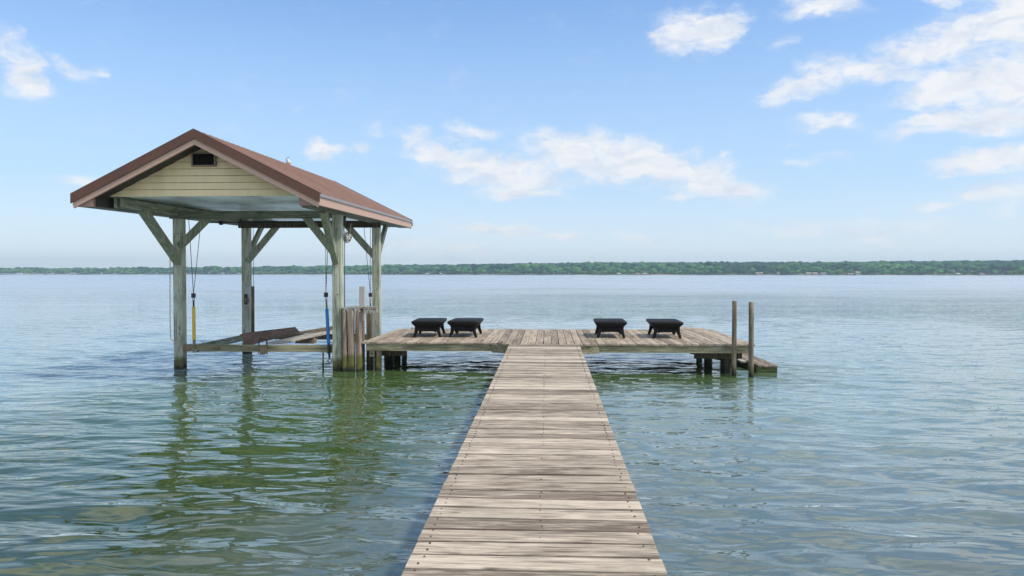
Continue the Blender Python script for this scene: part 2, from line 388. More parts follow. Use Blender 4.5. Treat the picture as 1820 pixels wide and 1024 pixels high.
    body = n.mix(n.rng(n.math('ADD', y, n.math('MULTIPLY', n.noise(p, .05, 3), 12)), 14, 62, 0, 1, 'SMOOTHSTEP'), body, (.28, .34, .375))   # open lake: reflected sky brightness painted into the body colour
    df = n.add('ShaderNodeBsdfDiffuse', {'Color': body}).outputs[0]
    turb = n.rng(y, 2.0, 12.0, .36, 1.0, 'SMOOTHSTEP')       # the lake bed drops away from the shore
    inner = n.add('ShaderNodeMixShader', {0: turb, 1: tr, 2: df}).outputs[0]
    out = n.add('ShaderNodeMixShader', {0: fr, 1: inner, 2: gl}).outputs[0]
    n.add('ShaderNodeOutputMaterial', {0: out})
    me.materials.append(m)
    kind(o, 'structure')
build_water()

def build_bed():
    mb = MB(); nx, ny = 60, 70
    vs_ = []
    for j in range(ny):
        y = -60 + (j / (ny - 1)) ** 1.6 * 2200
        for i in range(nx):
            x = (i / (nx - 1) * 2 - 1); x = math.copysign(abs(x) ** 1.8, x) * 2300
            dpt = .75 + max(0, y) * .11; dpt = min(dpt, 4.0)
            vs_.append((x, y, -dpt))
    fs = [(j * nx + i, j * nx + i + 1, (j + 1) * nx + i + 1, (j + 1) * nx + i) for j in range(ny - 1) for i in range(nx - 1)]
    mb.raw(vs_, fs)
    m, n = new_mat('lake_bed')
    p = n.add('ShaderNodeNewGeometry').outputs['Position']
    a = n.noise(n.mapping(p, scale=(.6, 1, 1)), 1.1, 5, .6, .5); st = n.noise(p, 9, 5, .65, .4)
    vo = n.add('ShaderNodeTexVoronoi', {'Vector': p, 'Scale': 7.0}).outputs[0]
    c = n.mix(n.rng(a, .38, .62), (.20, .27, .15), (.44, .52, .32))
    c = n.mix(n.rng(st, .42, .62, 0, .75), c, (.5, .47, .30))
    c = n.mix(n.rng(vo, .30, .12, 0, .5), c, (.07, .08, .04))
    finish(n, c, .9)
    kind(mb.build('lake_bed', m), 'structure')
build_bed()

# ------------------------------------------------------------------ walkway
def wx(y):  # edges and height of the walkway at y
    t = (y - 3.475) / (14.08 - 3.475)
    return -.704 - .042 * t, .575 + .033 * t, .51 + .084 * t
t = thing('walkway', 'long straight weathered plank walkway leading out to the T-shaped platform', 'walkway', (0, 0, 0))
mb = MB(); y = -6.0
while y < 14.02:
    wdt = .166; y1 = min(y + wdt, 14.06)
    xl, xr, z = wx(y); sk = rr(-.006, .006); e0, e1 = rr(-.003, .003), rr(-.003, .003); zt = z + rr(-.0025, .0025)
    tl = rr(-.003, .003)
    v = [(xl+e0, y+sk, z-.036), (xr+e1, y-sk, z-.036), (xr+e1, y1-sk, z-.036), (xl+e0, y1+sk, z-.036),
         (xl+e0, y+sk, zt+tl), (xr+e1, y-sk, zt-tl), (xr+e1, y1-sk, zt-tl), (xl+e0, y1+sk, zt+tl)]
    mb.hexa(v, tone=min(1, max(0, random.gauss(.5, .3))))
    y += wdt + rr(.013, .023)
random.seed(11)
for i in range(112):
    yy = -6.0 + i * .184
    if yy > 14: break
    xl, xr, z = wx(yy)
    for fx in (xl + .065, (xl + xr) / 2 + .02, xr - .065):
        for fy in (.035, .125):
            if random.random() < (.45 if abs(fx - (xl + xr) / 2) < .1 else .08): continue
            cx_, cy_ = fx + rr(-.012, .012), yy + fy + rr(-.01, .01); r_ = rr(.0035, .006) * (1 if fx != (xl+xr)/2+.02 else .8)
            ring = [(cx_ + r_ * 1.25 * math.cos(a), cy_ + r_ * math.sin(a), wx(cy_)[2] + .0058) for a in np.linspace(0, 2 * math.pi, 8, endpoint=False)]
            base = [(a, b, c - .012) for a, b, c in ring]
            mb.raw(ring + base, [tuple(range(8))] + [(k, (k + 1) % 8, (k + 1) % 8 + 8, k + 8) for k in range(8)], mi=1)
boards = mb.build('deck_boards', ['deck_x', 'nail'], t, bevel=.003)
for x in (-.55, -.06, .43):
    z0, z1 = wx(-6)[2] - .038, wx(13.9)[2] - .038
    MB().hexa([(x-.03,-6,z0-.17),(x+.03,-6,z0-.17),(x+.03,13.9,z1-.17),(x-.03,13.9,z1-.17),(x-.03,-6,z0),(x+.03,-6,z0),(x+.03,13.9,z1),(x-.03,13.9,z1)]).build('stringer', 'green_y', t)
for yy in (-4, -1, 2, 5, 8, 11):
    MB().box((-.62, yy + .1, wx(yy)[2] - .36), (.5, yy + .15, wx(yy)[2] - .21)).build('cross_beam', 'green_x', t)
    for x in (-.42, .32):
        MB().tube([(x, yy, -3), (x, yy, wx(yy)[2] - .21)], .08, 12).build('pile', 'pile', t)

# ------------------------------------------------------------------ platform
PZ = .594
def pf(x):      # front edge of the deck at x, bowing out to meet the walkway
    if x < 0: y = 14.36; k = min(1, max(0, (x + 1.05) / .28)); return y - .30 * k * k * (3 - 2 * k)
    y = 14.24; k = min(1, max(0, (.98 - x) / .28)); return y - .17 * k * k * (3 - 2 * k)
def pb(x): return 17.85 if x < 0 else 17.85 + x * .03
t = thing('platform', 'wide weathered plank platform across the end of the walkway', 'dock', (0, 14.3, 0))
mb = MB(); x = -3.70
random.seed(5)
while x < 3.93:
    wd = .142
    x1 = x + wd; jf = rr(-.012, .012); zt = PZ + rr(-.003, .003); sk = rr(-.004, .004)
    v = [(x, pf(x)+jf, PZ-.036), (x1, pf(x1)+jf, PZ-.036), (x1+sk, pb(x)+.02, PZ-.036), (x+sk, pb(x)+.02, PZ-.036),
         (x, pf(x)+jf, zt), (x1, pf(x1)+jf, zt), (x1+sk, pb(x)+.02, zt), (x+sk, pb(x)+.02, zt)]
    mb.hexa(v, tone=min(1, max(0, random.gauss(.5, .3))))
    x = x1 + rr(.006, .012)
# a worn, slightly lifted patch at the far right corner
for k in range(4):
    xx = 3.2 + k * .155
    mb.hexa([(xx,17.9,PZ-.03),(xx+.145,17.9,PZ-.03),(xx+.145,18.34,PZ+.0),(xx,18.34,PZ+.0),(xx,17.9,PZ+.012),(xx+.145,17.9,PZ+.012),(xx+.145,18.34,PZ+.045-.012*k),(xx,18.34,PZ+.045-.012*k)], tone=.75)
mb.build('deck_boards', 'deck_y', t, bevel=.004)
def fascia(pts, z0, z1, th, name='fascia', mat='fascia'):
    m_ = MB()
    for (a, b) in zip(pts[:-1], pts[1:]):
        m_.hexa([(a[0],a[1],z0),(b[0],b[1],z0),(b[0],b[1]+th,z0),(a[0],a[1]+th,z0),(a[0],a[1],z1),(b[0],b[1],z1),(b[0],b[1]+th,z1),(a[0],a[1]+th,z1)], seed=.3)
    return m_.build(name, mat, t, bevel=.004)
fascia([(-3.62, 14.385), (-1.12, 14.385)], .418, .557, .045)
fascia([(-1.118, 14.375), (-.95, 14.27), (-.76, 14.10)], .40, .557, .045)
fascia([(1.00, 14.265), (3.93, 14.265)], .418, .557, .045)
fascia([(.62, 14.10), (.85, 14.19), (.998, 14.255)], .40, .557, .045)
for sx_ in (-3.62, 3.885):
    MB().box((sx_, 14.44, .418), (sx_ + .045, 17.8, .556)).build('side_joist', 'green_y', t)
MB().box((-3.56, 17.78, .418), (3.87, 17.825, .556)).build('rear_joist', 'fascia', t)
m_ = MB()
for xx in np.arange(-3.0, 3.6, .6): m_.box((xx, 14.45, .42), (xx + .04, 17.77, .555))
m_.build('inner_joists', 'green_y', t)
MB().box((-3.56, 14.42, .30), (-3.46, 14.47, .415)).build('bolt_plate', 'fascia', t, bevel=.004)
MB().tube([(-3.51, 14.40, .36), (-3.51, 14.43, .36)], .02, 8).build('bolt', 'iron', t)
for (px_, py_, s_) in ((-3.40, 14.52, .075), (-3.56, 15.15, .075), (-3.50, 15.9, .10), (-3.46, 16.6, .085), (-3.44, 17.35, .075), (-3.60, 14.62, .06),
                       (3.5, 17.1, .07), (3.38, 15.6, .085), (3.52, 14.72, .09), (3.62, 14.95, .07), (-.5, 14.9, .08), (.4, 14.9, .08), (-.5, 17, .08), (.4, 17, .08)):
    MB().tube([(px_, py_, -4), (px_, py_, .417)], s_, 4 if s_ in (.075, .09) else 12, smooth=False).build('pile', 'fender' if (px_, py_) == (-3.40, 14.52) else 'pile', t)  # sunlight painted as lighter timber on front pile, shade as dark on others
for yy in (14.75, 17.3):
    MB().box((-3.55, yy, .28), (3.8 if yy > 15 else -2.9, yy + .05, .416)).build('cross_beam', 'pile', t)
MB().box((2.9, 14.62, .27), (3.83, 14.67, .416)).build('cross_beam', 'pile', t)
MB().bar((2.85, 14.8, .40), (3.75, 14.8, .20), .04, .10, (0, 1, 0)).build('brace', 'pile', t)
MB().tube([(-3.33, 17.72, PZ + .003), (-3.33, 17.72, PZ + .03), (-3.25, 17.72, PZ + .035), (-3.25, 17.72, PZ + .003)], .018, 6).build('cleat', 'rope', t)

# ------------------------------------------------------------------ low step deck
t = thing('swim_step', 'low mossy green step deck just above the water beside the right end of the platform', 'step deck', (4.3, 15.5, 0))
m_ = MB()
for k in range(4):
    xa = 4.13 + k * .1; m_.box((xa, 14.56 + rr(0, .015), .118), (xa + .093, 17.2, .15), tone=rr(.2, .9))
m_.build('deck_boards', 'low_deck', t, bevel=.003)
m_ = MB()
m_.box((4.0, 15.35, .110), (4.115, 17.2, .142), tone=.9)
m_.hexa([(3.86,15.6,.16),(3.97,15.5,.16),(3.97,17,.13),(3.86,17,.13),(3.86,15.6,.19),(3.97,15.5,.19),(3.97,17,.16),(3.86,17,.16)], tone=.95)
m_.build('loose_board', 'grey_plank', t)
m_ = MB(); m_.box((4.10, 14.575, -.15), (4.50, 14.62, .117)); m_.box((4.46, 14.63, -.15), (4.505, 17.2, .116)); m_.box((4.10, 14.63, -.15), (4.145, 17.2, .116))
m_.build('frame', 'moss', t)
for a, b in ((4.2, 14.8), (4.2, 16.8)): MB().tube([(a, b, -4), (a, b, .1)], .06, 10).build('pile', 'pile', t)
# mooring pilings
for (px_, py_, top, r_, lean, lab) in ((3.545, 14.12, 1.435, .044, (.012, .02), 'left of the two bare wooden mooring posts at the right end of the platform'),
                            (3.845, 14.03, 1.418, .047, (-.008, .0), 'right of the two bare wooden mooring posts, beside the low step deck')):
    pts = [(px_ + lean[0] * z_ * .5, py_ + lean[1] * z_ * .5, z_) for z_ in (-3, 0, .4, .8, 1.1, top)]
    o = MB().tube(pts, [r_ * 1.08, r_ * 1.05, r_ * 1.03, r_, r_ * .98, r_ * .97], 12).build('mooring_post', 'piling', None)
    tag(o, lab, 'mooring post', 'mooring posts at the platform end')

# ------------------------------------------------------------------ ottomans
def rrect(hx, hy, z, r_=.06, n=4):
    out = []
    for cx_, cy_, a0 in ((hx - r_, hy - r_, 0), (-hx + r_, hy - r_, 90), (-hx + r_, -hy + r_, 180), (hx - r_, -hy + r_, 270)):
        for k in range(n + 1):
            a = R(a0 + 90 * k / n); out.append((cx_ + r_ * math.cos(a), cy_ + r_ * math.sin(a), z))
    return out
def loft(m_, rings, cap0=True, cap1=True, **k):
    n = len(rings[0]); v = [p for r_ in rings for p in r_]
    f = [(i * n + j, i * n + (j + 1) % n, (i + 1) * n + (j + 1) % n, (i + 1) * n + j) for i in range(len(rings) - 1) for j in range(n)]
    if cap0: f.append(tuple(range(n))[::-1])
    if cap1: f.append(tuple((len(rings) - 1) * n + j for j in range(n)))
    return m_.raw(v, f, **k)
def ottoman(lab):
    t = thing('lounge_ottoman', lab, 'ottoman', (0, 0, 0), 'black lounge ottomans on the platform')
    m_ = MB()
    loft(m_, [rrect(.262, .50, .215, .04), rrect(.285, .53, .250, .05), rrect(.328, .572, .292, .055), rrect(.338, .583, .322, .06),
              rrect(.330, .575, .342, .06), rrect(.305, .55, .350, .06)], smooth=True, cap0=True, cap1=False)
    loft(m_, [rrect(.305, .55, .350, .06), rrect(.296, .54, .346, .05), rrect(.28, .52, .345, .05)], cap0=False, cap1=True)
    m_.build('tray_top', 'black_plastic', t)
    m_ = MB()
    for k in range(7):
        xa = -.26 + k * .0755; m_.box((xa, -.5, .343), (xa + .066, .5, .3535))
    m_.build('top_slats', 'black_plastic', t, bevel=.004)
    def apron(hx, y0, th, sgn):
        # panel with an arch between the legs
        pts = [(-hx, .24), (-hx, .16), (-hx + .05, .155)]
        N = 8
        for k in range(N + 1):
            u = k / N; xa = (-hx + .05) + (2 * hx - .10) * u
            e = min(u, 1 - u) * 2 * hx; zz = .100 + .025 * min(1, e / .09) ** .5
            pts.append((xa, zz))
        pts += [(hx - .05, .155), (hx, .16), (hx, .24)]
        return pts
    for sy in (-1, 1):
        m_ = MB(); pts = apron(.235, 0, 0, sy)
        m_.prism([(a, sy * (.47), b) for a, b in pts], (0, -sy * .02, 0))
        m_.build('end_apron', 'black_plastic', t)
    for sx_ in (-1, 1):
        m_ = MB(); m_.prism([(sx_ * .24, -.46, .24), (sx_ * .24, -.46, .13), (sx_ * .24, -.36, .20), (sx_ * .24, .36, .20), (sx_ * .24, .46, .13), (sx_ * .24, .46, .24)], (-sx_ * .02, 0, 0))
        m_.build('side_apron', 'black_plastic', t)
    for sx_ in (-1, 1):
        for sy in (-1, 1):
            r0 = [(sx_ * a, sy * b, .25) for a, b in ((.165, .43), (.265, .43), (.265, .498), (.165, .498))]
            r1 = [(sx_ * a, sy * b, .15) for a, b in ((.185, .44), (.268, .44), (.268, .505), (.185, .505))]
            r2 = [(sx_ * a, sy * b, .08) for a, b in ((.222, .45), (.284, .45), (.284, .515), (.222, .515))]
            r3 = [(sx_ * a, sy * b, .0) for a, b in ((.252, .465), (.303, .465), (.303, .52), (.252, .52))]
            m_ = MB(); loft(m_, [r0, r1, r2, r3]); m_.build('leg', 'black_plastic', t, bevel=.005)
    return t
def copy_tree(o, parent=None):
    c = o.copy(); C.objects.link(c)
    if parent: c.parent = parent
    for ch in [q for q in bpy.data.objects if q.parent == o]: copy_tree(ch, c)
    return c
OT = [(-2.60, 15.98, 3, 'black lounge ottoman with splayed legs on the platform, the one nearest the boathouse'),
      (-1.80, 16.0, -1, 'black lounge ottoman whose left corner touches its neighbour, second from the boathouse'),
      (1.34, 15.99, -1.5, 'black lounge ottoman standing alone just right of the end of the walkway'),
      (2.51, 15.95, -2, 'black lounge ottoman nearest the two mooring posts')]
pro = None; lst = []
for i, (x, y, a, lab) in enumerate(OT):
    if pro is None: pro = ottoman(lab); o = pro
    else: o = copy_tree(pro); o['label'] = lab
    lst.append((o, x, y, a))
for o, x, y, a in lst: o.location = (x, y, PZ + .002); o.rotation_euler.z = R(a)

# ------------------------------------------------------------------ boathouse
t = thing('boathouse', 'open boathouse on four posts with brown metal gable roof and cream siding', 'boathouse', (-5.8, 16, 0))
BH = t
Y0, Y1, HW = 12.1, 20.0, 2.12
def cxr(y): return -5.966 + .0115 * (y - Y0) + .0
def zof(y): return .0135 * (y - Y0)
def rp(s, y, z): return (cxr(y) + s, y, z + zof(y))
EZ, RZ = 3.30, 4.365     # top of roof at eave and ridge
SL = (RZ - EZ) / HW
# roof panels with ribs down the slope
def roof_side(sg):
    m_ = MB()
    N = 380; prof = []
    y = Y0 + .01
    step = (Y1 - Y0 - .02) / N
    per = .2286
    vs_ = []; 
    for i in range(N + 1):
        yy = Y0 + .01 + i * step
        ph = ((yy - Y0) % per) / per
        h = .019 * max(0, min(1, (.5 - abs(ph - .5) - .36) / .06 + 0)) if True else 0
        h = .032 * max(0, min(1, (.11 - abs(ph - .5)) / .05))
        h += .008 * max(0, min(1, (.03 - abs(abs(ph - .5) - .30)) / .02))
        for k in range(5):
            s_ = HW * (1.012 - k / 4 * 1.012)
            vs_.append(rp(sg * s_, yy, RZ - SL * s_ + h))
        for k in range(5):
            s_ = HW * (1.012 - k / 4 * 1.012)
            vs_.append(rp(sg * s_, yy, RZ - SL * s_ - .018))
    W = 10; fs = []
    for i in range(N):
        for k in range(4):
            fs.append((i * W + k, i * W + k + 1, (i + 1) * W + k + 1, (i + 1) * W + k))
            fs.append((i * W + 5 + k, (i + 1) * W + 5 + k, (i + 1) * W + 6 + k, i * W + 6 + k))
        fs.append((i * W, (i + 1) * W, (i + 1) * W + 5, i * W + 5))
    m_.raw(vs_, fs)
    return m_.build('roof_panel', 'roof', t)
roof_side(1); roof_side(-1)
# ridge cap
m_ = MB()
for sg in (1, -1):
    m_.hexa([rp(0, Y0-.01, RZ+.016), rp(sg*.14, Y0-.01, RZ+.012-SL*.14), rp(sg*.14, Y1+.01, RZ+.012-SL*.14), rp(0, Y1+.01, RZ+.012),
             rp(0, Y0-.01, RZ+.024), rp(sg*.14, Y0-.01, RZ+.024-SL*.14), rp(sg*.14, Y1+.01, RZ+.024-SL*.14), rp(0, Y1+.01, RZ+.024)])
m_.build('ridge_cap', 'roof', t)
# rake flashings and rake boards, front and rear
for (ya, dy) in ((Y0, 1), (Y1, -1)):
    def strip(zt, zb, y_off, th, s0=0.0, s1=HW + .03, name='rake_flashing', mat='trim'):
        m2 = MB()
        for sg in (1, -1):
            a = [(sg * s0, RZ + zt - SL * s0), (sg * s1, RZ + zt - SL * s1), (sg * s1, RZ + zb - SL * s1), (sg * s0, RZ + zb - SL * s0)]
            m2.prism([rp(p[0], ya + dy * y_off, p[1]) for p in a], (0, dy * th, 0))
        return m2.build(name, mat, t)
    strip(.022, -.135, -.02, .02)
    strip(.034, .018, -.021, .13, name='rake_cap')
    strip(-.135, -.232, .004, .045, name='rake_board', mat='rake', s1=HW - .01)
    # boxed eave ends
    for sg in (1, -1):
        m2 = MB(); bz = EZ - .198
        so_, si_ = HW - .005, HW - .335
        poly = [(so_, bz), (so_, RZ - SL * so_ - .133), (si_, RZ - SL * si_ - .225), (si_, bz)]
        m2.prism([rp(sg * a, ya + dy * .03, b) for a, b in poly], (0, dy * .07, 0))
        m2.build('eave_box', 'box', t)
# eave fascia, drip edge, soffit
for sg in (1, -1):
    bz = EZ - .196
    def lng(s0, s1, z0, z1, ya=Y0 + .02, yb=Y1 - .02, name='eave_fascia', mat='rake'):
        a, b = sorted((sg * s0, sg * s1))
        return MB().hexa([rp(a, ya, z0), rp(b, ya, z0), rp(b, yb, z0), rp(a, yb, z0), rp(a, ya, z1), rp(b, ya, z1), rp(b, yb, z1), rp(a, yb, z1)], seed=.5).build(name, mat, t)
    lng(HW - .02, HW + .012, bz, EZ - .055)
    lng(HW + .0, HW + .035, EZ - .053, EZ - .004, name='drip_edge', mat='drip', ya=Y0 + .005, yb=Y1 - .005)
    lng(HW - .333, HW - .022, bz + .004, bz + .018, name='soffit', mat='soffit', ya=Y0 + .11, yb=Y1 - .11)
    lng(HW - .345, HW - .334, bz, EZ + .12, name='soffit_board', mat='dark', ya=Y0 + .11, yb=Y1 - .11)  # shaded inner side of the eave box, painted near black
# decking under the sheets, shade of its underside painted in as near black
m_ = MB()
for sg in (1, -1):
    a, b = sg * .0, sg * (HW - .36); zt_ = lambda q, o_: RZ - o_ - SL * abs(q)
    m_.hexa([rp(a, Y0+.055, zt_(a,.205)), rp(b, Y0+.055, zt_(b,.205)), rp(b, Y1-.055, zt_(b,.205)), rp(a, Y1-.055, zt_(a,.205)),
             rp(a, Y0+.055, zt_(a,.03)), rp(b, Y0+.055, zt_(b,.03)), rp(b, Y1-.055, zt_(b,.03)), rp(a, Y1-.055, zt_(a,.03))])
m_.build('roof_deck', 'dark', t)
# gable siding
GZ = 3.295
def gable(yg, dy):
    m2 = MB(); z = GZ; course = .119; off = .208
    while z < RZ - off - .02:
        z1 = min(z + course, RZ - off - .005)
        s0 = min((RZ - off - z) / SL, HW - .36); s1 = min((RZ - off - z1) / SL, HW - .36)
        pr = .026
        P = [rp(-s0, yg - dy * pr, z + .004), rp(s0, yg - dy * pr, z + .004), rp(s1, yg - dy * .006, z1), rp(-s1, yg - dy * .006, z1)]
        Q = [rp(-s0, yg + dy * .01, z + .010), rp(s0, yg + dy * .01, z + .010), rp(s1, yg + dy * .01, z1), rp(-s1, yg + dy * .01, z1)]
        m2.raw(P + Q, [(0,1,2,3),(7,6,5,4),(0,4,5,1),(1,5,6,2),(2,6,7,3),(3,7,4,0)])
        z = z1
    m2.build('gable_siding', 'siding', t)
gable(12.5, 1); gable(19.6, -1)
cg = cxr(12.5)
m_ = MB(); vx0, vx1, vz0, vz1 = -6.178, -5.752, 3.815, 4.055
for a in ((vx0, vz0, vx1, vz0 + .022), (vx0, vz1 - .022, vx1, vz1), (vx0, vz0 + .022, vx0 + .022, vz1 - .022), (vx1 - .022, vz0 + .022, vx1, vz1 - .022)):
    m_.box((a[0], 12.425, a[1]), (a[2], 12.50, a[3]))
vf = m_.build('gable_vent', 'vent_frame', t)
m_ = MB(); m_.box((vx0 + .022, 12.452, vz0 + .022), (vx1 - .022, 12.499, vz1 - .022))
m_.build('vent_dark_panel', 'dark_hole', vf)  # black panel paints the dark of the open vent
# ceiling
m_ = MB()
a, b = -1.80, 1.80
m_.hexa([rp(a, 12.52, GZ), rp(b, 12.52, GZ), rp(b, 19.58, GZ), rp(a, 19.58, GZ), rp(a, 12.52, GZ+.02), rp(b, 12.52, GZ+.02), rp(b, 19.58, GZ+.02), rp(a, 19.58, GZ+.02)])
m_.build('ceiling', 'ceiling', t)
# posts
PX = {'FL': (-7.53, 14.62), 'FR': (-4.22, 14.52), 'BL': (-7.36, 17.55), 'BR': (-4.15, 17.55)}
W_ = .092
for k, (a, b) in PX.items():
    w2 = W_ if k[0] == 'F' else .09
    top = 3.285 + zof(b) if k != 'FL' else 3.20
    m_ = MB().box((a - w2, b - w2, -4), (a + w2, b + w2, top))
    for q in range(3):
        z_ = (.75, 1.6, 2.75)[q] + rr(-.1, .1)
        m_.tube([(a + .02, b - w2 - .006, z_), (a + .02, b - w2 + .01, z_)], .014, 7, mi=1)
    m_.build('post', ['post', 'iron'], t, bevel=.008)
# side beams
for sx_ in (-7.55, -4.20):
    m_ = MB()
    for q in ((sx_ - .075, sx_ - .03), (sx_ + .03, sx_ + .075)):
        for (ya, yb) in ((12.53, 19.57),):
            m_.hexa([(q[0], ya, 3.105), (q[1], ya, 3.105), (q[1], yb, 3.20), (q[0], yb, 3.20), (q[0], ya, 3.285), (q[1], ya, 3.285), (q[1], yb, 3.38), (q[0], yb, 3.38)], seed=.2)
    # stands off the posts: butt in between
    m_.build('side_beam', 'green_y', t)
m_ = MB().box((-7.66, 14.465, 3.065), (-4.33, 14.515, 3.215)); m_.build('cross_beam', 'beam', t, bevel=.004)
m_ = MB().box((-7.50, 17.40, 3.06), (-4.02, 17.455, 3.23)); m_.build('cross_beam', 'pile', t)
# braces
def brace(p0, p1, side, wd=.135, th=.07, mat='brace'):
    m_ = MB().bar(p0, p1, th, wd, side)
    for q in (.12, .88):
        c = Vector(p0).lerp(Vector(p1), q)
        s_ = Vector(side).normalized()
        m_.tube([c - s_ * (th / 2 + .006), c + s_ * (th / 2 + .006)], .013, 7, mi=1)
    m_.build('brace', [mat, 'iron'], t, bevel=.005)
X_, Y_ = (1, 0, 0), (0, 1, 0)
brace((-7.52, 14.545, 2.19), (-7.55, 13.28, 3.16), X_, .14, .14)
brace((-4.235, 14.455, 2.19), (-4.22, 13.58, 3.14), X_, .15, .12)
brace((-7.50, 14.56, 2.50), (-6.86, 14.56, 3.12), Y_, .145, .09)
brace((-4.24, 14.50, 2.31), (-4.90, 14.56, 3.12), Y_, .145, .09)
brace((-7.33, 17.50, 2.24), (-6.55, 17.47, 3.13), Y_, .145, .08)
brace((-4.20, 17.52, 2.38), (-4.88, 17.50, 3.14), Y_, .15, .08)
brace((-7.36, 17.60, 2.36), (-7.42, 18.72, 3.22), X_, .14, .08)
brace((-4.13, 17.60, 2.38), (-4.15, 18.62, 3.22), X_, .14, .09)
# winch shaft under the ceiling
m_ = MB().tube([(-7.42, 15.2, 3.04), (-4.4, 15.2, 3.03)], .014, 8); m_.build('winch_shaft', 'iron', t)
for xx in (-7.30, -6.92, -4.6):
    MB().tube([(xx - .035, 15.2, 3.03), (xx + .035, 15.2, 3.03)], .045, 12).build('winch_drum', 'iron', t)
MB().tube([(-7.1, 14.9, 3.27), (-7.1, 14.9, 3.20)], .012, 6).build('ceiling_hook', 'white', t)

# ridge ornament
t = thing('ridge_ornament', 'small pale weathered bird decoy standing on the brown roof ridge', 'decoy', (-5.915, 16.45, 4.45))
b0 = Vector((-5.915, 16.45, 4.442))
m_ = MB()
m_.raw([b0 + Vector(q) for q in ((-.045,-.02,0),(.02,-.035,-.01),(.06,0,-.02),(0,.03,0),(-.05,-.02,.04),(.02,-.045,.025),(.075,0,.03),(0,.04,.035))], [(0,3,2,1),(4,5,6,7),(0,1,5,4),(1,2,6,5),(2,3,7,6),(3,0,4,7)])
m_.build('base', 'tan', t)
m_ = MB(); loft(m_, [[b0 + Vector((x_ + sx2 * r_ * math.cos(a), r_ * .8 * math.sin(a), z_)) for a in np.linspace(0, 2*math.pi, 10, endpoint=False)] for (x_, sx2, r_, z_) in ((.012, 1.2, .03, .028), (.014, 1.3, .036, .05), (.002, 1.1, .032, .085), (-.012, .9, .022, .12), (-.022, .8, .016, .14))], smooth=True)
m_.build('body', 'white', t)
m_ = MB().raw([b0 + Vector(q) for q in ((-.052,-.02,.03),(-.03,-.03,.03),(-.035,-.02,.125),(-.052,-.01,.135),(.025,-.01,.175),(.015,0,.15),(-.052,.01,.03),(-.052,.012,.135))], [(0,1,2,3),(3,2,5,4),(0,3,7,6),(3,4,7),(5,2,7),(4,5,7),(1,6,7,2),(0,6,1)])
m_.build('wing', 'galv', t)
m_ = MB().box(b0 + Vector((.04, -.03, -.055)), b0 + Vector((.062, .0, .01))); m_.box(b0 + Vector((.062, -.03, -.058)), b0 + Vector((.105, .0, -.04)))
m_.build('bracket', 'pink', t)

# ------------------------------------------------------------------ boat lift cradle
t = thing('boat_lift_cradle', 'timber boat lift cradle hanging low between the boathouse posts, with bunk boards', 'boat lift', (-5.9, 16, 0))
MB().box((-7.49, 14.575, .365), (-4.34, 14.655, .505)).build('front_beam', 'fascia', t, bevel=.004)
MB().box((-7.46, 14.57, .36), (-7.30, 14.574, .51)).build('end_plate', 'rust', t)
MB().box((-7.30, 17.28, .37), (-4.30, 17.36, .50)).build('rear_beam', 'brown_board', t, bevel=.004)
MB().hexa([(-7.30,14.67,.33),(-7.24,14.67,.33),(-7.20,17.27,.37),(-7.26,17.27,.37),(-7.30,14.67,.49),(-7.24,14.67,.49),(-7.20,17.27,.50),(-7.26,17.27,.50)]).build('side_beam', 'green_y', t)
MB().hexa([(-4.50,14.67,.33),(-4.44,14.67,.33),(-4.44,17.27,.37),(-4.50,17.27,.37),(-4.50,14.67,.49),(-4.44,14.67,.49),(-4.44,17.27,.50),(-4.50,17.27,.50)]).build('side_beam', 'green_y', t)
# brown carpeted bunk: sloping face with a folded top edge
m_ = MB()
m_.hexa([(-6.30,14.86,.455),(-6.24,14.86,.445),(-5.93,17.25,.545),(-5.99,17.25,.555),(-6.33,14.86,.70),(-6.27,14.86,.715),(-6.02,17.2,.665),(-6.08,17.2,.65)], seed=.1)
m_.hexa([(-6.38,14.84,.665),(-6.27,14.84,.716),(-6.02,17.2,.668),(-6.12,17.2,.64),(-6.39,14.84,.69),(-6.27,14.84,.732),(-6.02,17.2,.682),(-6.13,17.2,.66)], seed=.15)
m_.build('carpeted_bunk', 'bunk', t, bevel=.01)
MB().hexa([(-5.80,14.75,.508),(-5.45,14.75,.508),(-4.95,17.3,.575),(-5.35,17.3,.575),(-5.80,14.75,.535),(-5.45,14.75,.535),(-4.95,17.3,.605),(-5.35,17.3,.605)], tone=.8).build('bunk_board', 'grey_plank', t)
MB().hexa([(-5.98,15.4,.56),(-5.93,15.4,.56),(-5.1,17.32,.62),(-5.15,17.32,.62),(-5.98,15.4,.60),(-5.93,15.4,.60),(-5.1,17.32,.70),(-5.15,17.32,.70)]).build('bunk_board', 'brown_board', t)
MB().box((-5.62, 16.0, .40), (-5.2, 16.2, .52)).build('bunk_bracket', 'rust', t)
# U-bolt ring on the front beam
ring = [(-5.78 + .085 * math.cos(a), 14.56 + .02 * math.sin(a * 2), .53 + .10 * math.sin(a)) for a in np.linspace(-.3, math.pi + .3, 14)]
MB().tube(ring, .012, 8).build('u_bolt', 'iron', t)
ring = [(-5.80 + .085 * math.cos(a), 14.565, .345 + .028 * math.sin(a)) for a in np.linspace(0, 2 * math.pi, 16, endpoint=False)]
MB().tube(ring, .010, 6, closed=True).build('shackle', 'rust', t)
MB().tube([(-5.72, 14.56, .60), (-5.70, 14.555, .5), (-5.69, 14.555, .31)], .008, 6).build('bolt', 'rust', t)
m_ = MB().box((-5.84, 14.55, .33), (-5.70, 14.574, .50)); m_.build('bolt_plate', 'rust', t)
MB().tube([(-6.75, 14.545, .44), (-6.75, 14.575, .44)], .035, 10).build('bolt', 'rust', t)
MB().tube([(-6.70, 14.55, .45), (-6.70, 14.575, .45)], .03, 10).build('bolt', 'rust', t)

